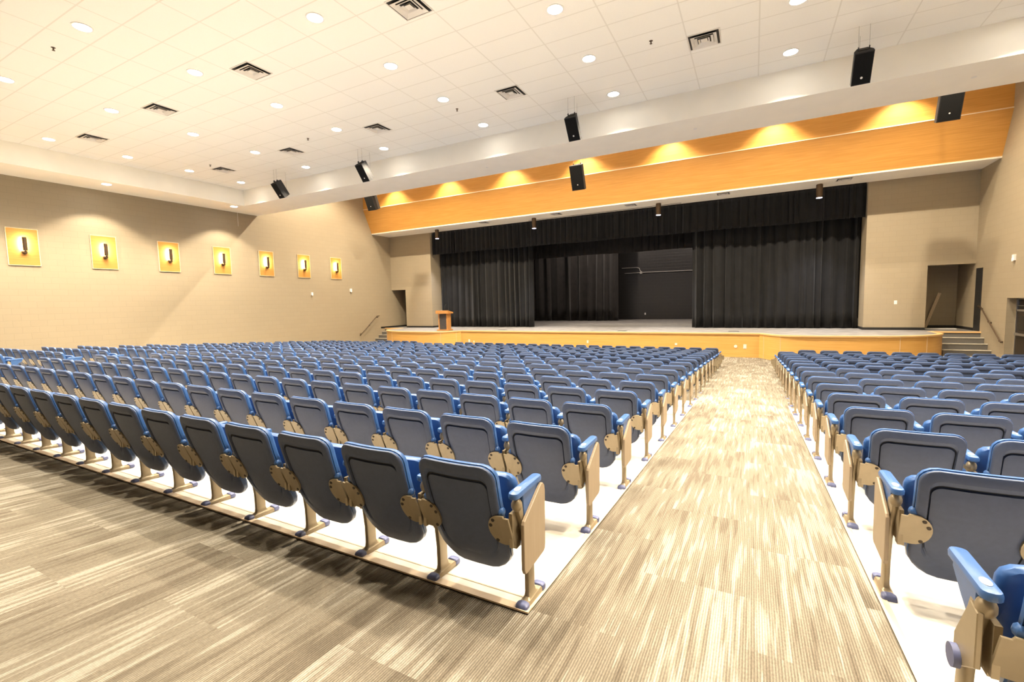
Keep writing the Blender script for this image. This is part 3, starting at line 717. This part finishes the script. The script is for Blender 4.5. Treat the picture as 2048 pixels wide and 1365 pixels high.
def hinge_plate(s):                              # s=-1 left, +1 right; lies against the rear of the shell
    m = MB(); b = MB(); hc = .408; R_ = .082
    prof = [(.252, -R_+.006)]
    prof += [(.200-.062*math.cos(t), R_*math.sin(t)) for t in [(-PI/2)+PI*i/12 for i in range(13)]]
    prof += [(.225, R_+.002), (.230, R_-.008), (.252, R_-.006)]
    P = lambda q, off: [(s*x, back_y(hc+h)-off-.004, hc+h) for x, h in q]
    m.loops([P(prof, -.002), P(prof, .006), P([(x*.995+.0008, h*.975) for x, h in prof], .0085)], 0, False)
    for bx, bh in ((.172, .055), (.154, .024), (.172, -.058)):
        c = (s*bx, back_y(hc+bh)-.012, hc+bh)
        b.cyl((c[0], c[1]-.003, c[2]), (c[0], c[1]+.004, c[2]+.001), .0085, 8)
    m2 = MB()                                    # bracket to the standard, and its little tab
    m.box(min(s*.235, s*.252), max(s*.235, s*.252), -.16, -.06, .33, .49)
    m.box(min(s*.215, s*.240), max(s*.215, s*.240), -.10, -.06, .295, .33)
    m.add(b.v, b.f, 1, False)
    return m
def standard_post():
    m = MB()
    def ring(z, y0, y1, w, r=.008): return [(x, y, z) for x, y in rrect(w/2, (y1-y0)/2, r, 2, 0, (y0+y1)/2)]
    m.loops([ring(.022, -.085, .075, .048), ring(.027, -.058, .042, .040), ring(.036, -.047, .030, .030), ring(.060, -.044, .024, .026), ring(.16, -.045, .024, .026),
             ring(.30, -.060, .010, .026), ring(.42, -.100, -.02, .026), ring(.50, -.135, -.05, .028), ring(.528, -.14, -.06, .024)], 0, True)
    m.loops([[(x, y, z) for x, y in rrect(.027, .112, .012, 2)] for z in (0, .018)] + [[(x, y, .026) for x, y in rrect(.022, .104, .012, 2)]], 0, False)
    m.sphere((0, -.128, .522), .026, 10, 7, sz=1.25)
    return m
def foot_cap(s):
    m = MB(); yc = s*.093
    m.loops([[(x, y, z) for x, y in rrect(a, b, .012, 3, 0, yc+s*d)] for a, b, d, z in ((.031, .022, 0, 0), (.032, .023, 0, .012), (.030, .021, -.002, .026), (.022, .015, -.004, .033))], 0, True)
    return m
def arm_rest():
    m = MB()
    L = []
    for i, z in ((.008, .560), (.001, .565), (0, .578), (.004, .588), (.014, .592)):
        L.append([(x, y, z+.003*(y+.02)) for x, y in densify(rrect(.027-i, .141-i, .024-i, 3, 0, -.034), 5)])
    m.loops(L, 0, True)
    m.prism_x([(.08, .565), (.085, .535), (.01, .475), (-.06, .435), (-.085, .44), (-.095, .50), (-.10, .565)], -.013, .018, 0, .004)
    p = MB(); p.loops([[(.013*math.cos(2*PI*i/16), -.115+.024*math.sin(2*PI*i/16), z) for i in range(16)] for z in (.588, .5935)])
    return m, p
def end_panel():                                 # extruded board with rounded corners, outer side at +x
    poly = [(.070, .556), (.092, .551), (.106, .538), (.112, .51), (.106, .235), (.100, .212), (.085, .202), (-.100, .190), (-.118, .195), (-.127, .215), (-.126, .430), (-.116, .444)]
    m = MB(); m.prism_x(poly, .017, .034, 0, .003); return m
def seat_prototype():
    P = {}
    P['backrest'] = rear_shell().build('backrest', [M['blue_shaded'], M['groove'], M['blue']], link=False)
    P['front_cushion'] = front_pad().build('front_cushion', M['blue'], link=False)
    P['folded_seat'] = folded_seat().build('folded_seat', M['blue'], link=False)
    P['open_seat'] = open_seat().build('open_seat', M['blue'], link=False)
    for s, k in ((-1, 'l'), (1, 'r')):
        P['plate_'+k] = hinge_plate(s).build('hinge_plate', [M['tan'], M['bolt']], link=False)
    P['standard'] = standard_post().build('standard', M['tan'], link=False)
    P['cap_r'] = foot_cap(-1).build('foot_cap', M['capb'], link=False); P['cap_f'] = foot_cap(1).build('foot_cap', M['capb'], link=False)
    a, p = arm_rest(); P['arm'] = a.build('armrest', M['blue'], link=False); P['disc'] = p.build('number_disc', M['plate'], link=False)
    P['panel'] = end_panel().build('end_panel', M['lam'], link=False)
    return P
PR = seat_prototype()
def inst(key, parent, loc=(0, 0, 0), sx=1, label=None):
    o = PR[key].copy(); COL.objects.link(o); o.parent = parent; o.location = loc
    if sx != 1: o.scale = (sx, 1, 1)
    if label: o['label'] = label
    return o
def add_standard(root, x, panel=0):
    st = inst('standard', root, (x, 0, 0))
    inst('cap_r', st); inst('cap_f', st)
    ar = inst('arm', root, (x, 0, 0)); inst('disc', ar)
    if panel: inst('panel', root, (x, 0, 0), panel)
def low_poly():                                  # the same seat with coarser curves, for rows far away
    m = MB()
    def A(i, t=0, b=0): return densify(shape_loop(.208-i, .200-i, .722-i-t, .158+i+b, max(.015, .062-i*.6), max(.02, .115-i*.5), 2), 2)
    L = [shell3(A(0), .03), shell3(A(.0), .010), shell3(A(.008), .0), shell3(A(.036, .012, .03), -.001)]
    m.loops(L[:2], 2, True, False, False); m.loops(L[1:], 0, True, False, False); L2 = [L[-1], shell3(A(.042, .02, .04), .012)]; m.loops(L2, 1, True, False, False)
    m.loops([L2[-1], shell3(A(.05, .03, .046), .006), shell3(A(.12, .12, .14), .008)], 0, True, False, True)
    m.loops([shell3(A(-.003), .024), shell3(A(-.003), .045), shell3(A(.03), .055, 0)], 2, True, False, True)
    m.loops([[(x, .02+dy-.11*(h-.22)/.4, h) for x, h in rrect(.21-i, .205-i, .05, 2, 0, .425)] for i, dy in ((.02, 0), (0, .02), (0, .05), (.02, .065))], 2, True)
    return m
def low_standard(m, x, y, z, panel=0):
    off = lambda vs: [(x+a, y+b, z+c) for a, b, c in vs]
    m.loops([off(r) for r in ([(-.013, -.05, .02), (.013, -.05, .02), (.013, .03, .02), (-.013, .03, .02)], [(-.013, -.045, .2), (.013, -.045, .2), (.013, .02, .2), (-.013, .02, .2)],
             [(-.013, -.14, .53), (.013, -.14, .53), (.013, -.06, .53), (-.013, -.06, .53)])], 3, False)
    m.box(x-.027, x+.027, y-.11, y+.11, z, z+.02, 3)
    m.loops([off([(a, b, zz) for a, b in rrect(.027-i, .155-i, .02, 2, 0, -.022)]) for i, zz in ((.006, .56), (0, .575), (.006, .59))], 2, True)
    m.box(x-.115, x+.115, y-.12, y-.105, z+.335, z+.475, 3)
    if panel: m.box(x+(.022 if panel > 0 else -.042), x+(.042 if panel > 0 else -.022), y-.1, y+.152, z+.2, z+.5, 3)

# seat plan: rows from the back (0) to the front (16)
def row_y(i): return 1.895 + .9135*i
seats = []                                       # (block, row, number from aisle, x, sx, has-left-std, has-right-std, panel, kind)
PW = .519
for i in range(17):
    for blk in ('left', 'right'):
        y = row_y(i) - (.03 if i == 16 or (i == 0 and blk == 'right') else 0)
        pitch = {0: .519, 1: .541, 2: .512}.get(i, .522 if i % 2 else .512)
        if blk == 'right': pitch = .535 if i % 2 else .55
        if i == 16: pitch = .50 if blk == 'left' else .56
        width = 17.62 if blk == 'left' else 5.72
        n = int(round(width/pitch)); sgn = -1 if blk == 'left' else 1; x0 = -.931 if blk == 'left' else .612
        if blk == 'right' and i == 16: x0 = 1.18; n = 9
        if blk == 'left' and i == 16: n = 30
        row = []
        for k in range(n):
            x = x0 + sgn*pitch*(k+.5); skip = False
            if blk == 'left' and i in (2, 3, 4) and -14.05 < x < -12.35: skip = True
            if blk == 'left' and i == 16 and -13.45 < x < -11.35: skip = True
            if blk == 'left' and i == 7 and -12.9 < x < -11.35: skip = True
            row.append(None if skip else x)
        for k, x in enumerate(row):
            if x is None: continue
            std_out = (k == 0) or row[k-1] is None   # standard on the aisle side of the seat (shared one always on the far side)
            seats.append(dict(b=blk, i=i, k=k, x=x, y=y, z=fz(y)+.006, p=pitch, aisle=std_out, panel=(k == 0), gapend=(k+1 < n and row[k+1] is None), gaps=(k > 0 and row[k-1] is None), sgn=sgn))
def vis(s):
    p = to_px((s['x'], s['y']-.15, s['z']+.45))
    if not p: return None
    mx = 913/p[2]*.42
    if p[0] < -mx or p[0] > 2048+mx or p[1] > 1365+mx: return None
    return p[2]
for s in seats: s['d'] = vis(s)
inview = sorted([s for s in seats if s['d'] is not None], key=lambda s: s['d'])
near = inview[:300]; nearid = set(id(s) for s in near)
GROUP = 'blue auditorium seats nearest the camera'
for s in near:
    row_txt = 'rearmost row' if s['i'] == 0 else '%s row from the back' % ORD[s['i']+1]
    if s['k'] == 0: lab = 'blue aisle seat with bronze end panel, %s block, %s' % (s['b'], row_txt)
    else: lab = 'blue folding seat, %s from the aisle in the %s block, %s' % (ORD[s['k']+1], s['b'], row_txt)
    r = empty('auditorium_seat', (s['x'], s['y'], s['z']), 0, lab, 'seat', GROUP)
    q = s['p']/.519; h = s['p']/2; g = s['sgn']
    f = lambda key, par: inst(key, par, (0, 0, 0), q)
    b = f('backrest', r); f('front_cushion', r); f('folded_seat', r)
    for c in ('l', 'r'):
        f('plate_'+c, r)
    near_side = -g*h; far_side = g*h             # near_side: towards the centre aisle
    # each seat carries the standard on its centre-aisle side; the last one carries both
    no_panel = (s['b'] == 'right' and s['i'] == 0)
    add_standard(r, near_side, (-g if s['panel'] and not no_panel else 0))
    if no_panel and s['k'] == 0:
        m = MB(); m.prism_x([(-.15, .51), (-.10, .52), (.0, .355), (.0, .30), (-.03, .26), (-.15, .34)], -.026, -.010, 0, .003); m.build('side_bracket', M['tan'], r, (near_side, 0, 0))
        m = MB(); m.cyl((-.026, -.035, .295), (-.044, -.035, .295), .036, 16); m.build('round_cap', M['capb'], r, (near_side, 0, 0))
    if s['gapend']:
        add_standard(r, far_side, 0)
        m = MB(); m.prism_x([(-.14, .50), (.17, .515), (.17, .53), (-.14, .515)], g*.03, g*.26, 0, 0); m.build('raised_tablet', M['blue'], r, (far_side, 0, 0))
# everything farther: one object
proto = low_poly(); bv = proto.v; bf = proto.f; bmi = proto.mi; bsm = proto.sm
F = MB()
for s in seats:
    if id(s) in nearid: continue
    if s['d'] is None and s['d'] is None and not (s['y'] > .5): continue
    q = s['p']/.519; x, y, z = s['x'], s['y'], s['z']; base = len(F.v)
    F.v += [(x+a*q, y+b, z+c) for a, b, c in bv]; F.f += [tuple(i+base for i in f) for f in bf]; F.mi += bmi; F.sm += bsm
    low_standard(F, x - s['sgn']*s['p']/2, y, z, -s['sgn'] if s['panel'] else 0)
    if s['gapend']: low_standard(F, x + s['sgn']*s['p']/2, y, z)
me = bpy.data.meshes.new('distant_auditorium_seats'); me.from_pydata(F.v, [], F.f)
for k in ('blue_shaded', 'groove', 'blue', 'tan'): me.materials.append(M[k])
me.polygons.foreach_set('material_index', F.mi); me.polygons.foreach_set('use_smooth', F.sm)
o = bpy.data.objects.new('distant_auditorium_seats', me); COL.objects.link(o)
tag(o, 'the many small blue auditorium seats in the far rows before the stage', 'seats', None, 'stuff')
print('seats', len(seats), 'in view', len(inview), 'near', len(near), 'scene polys', len(F.f))
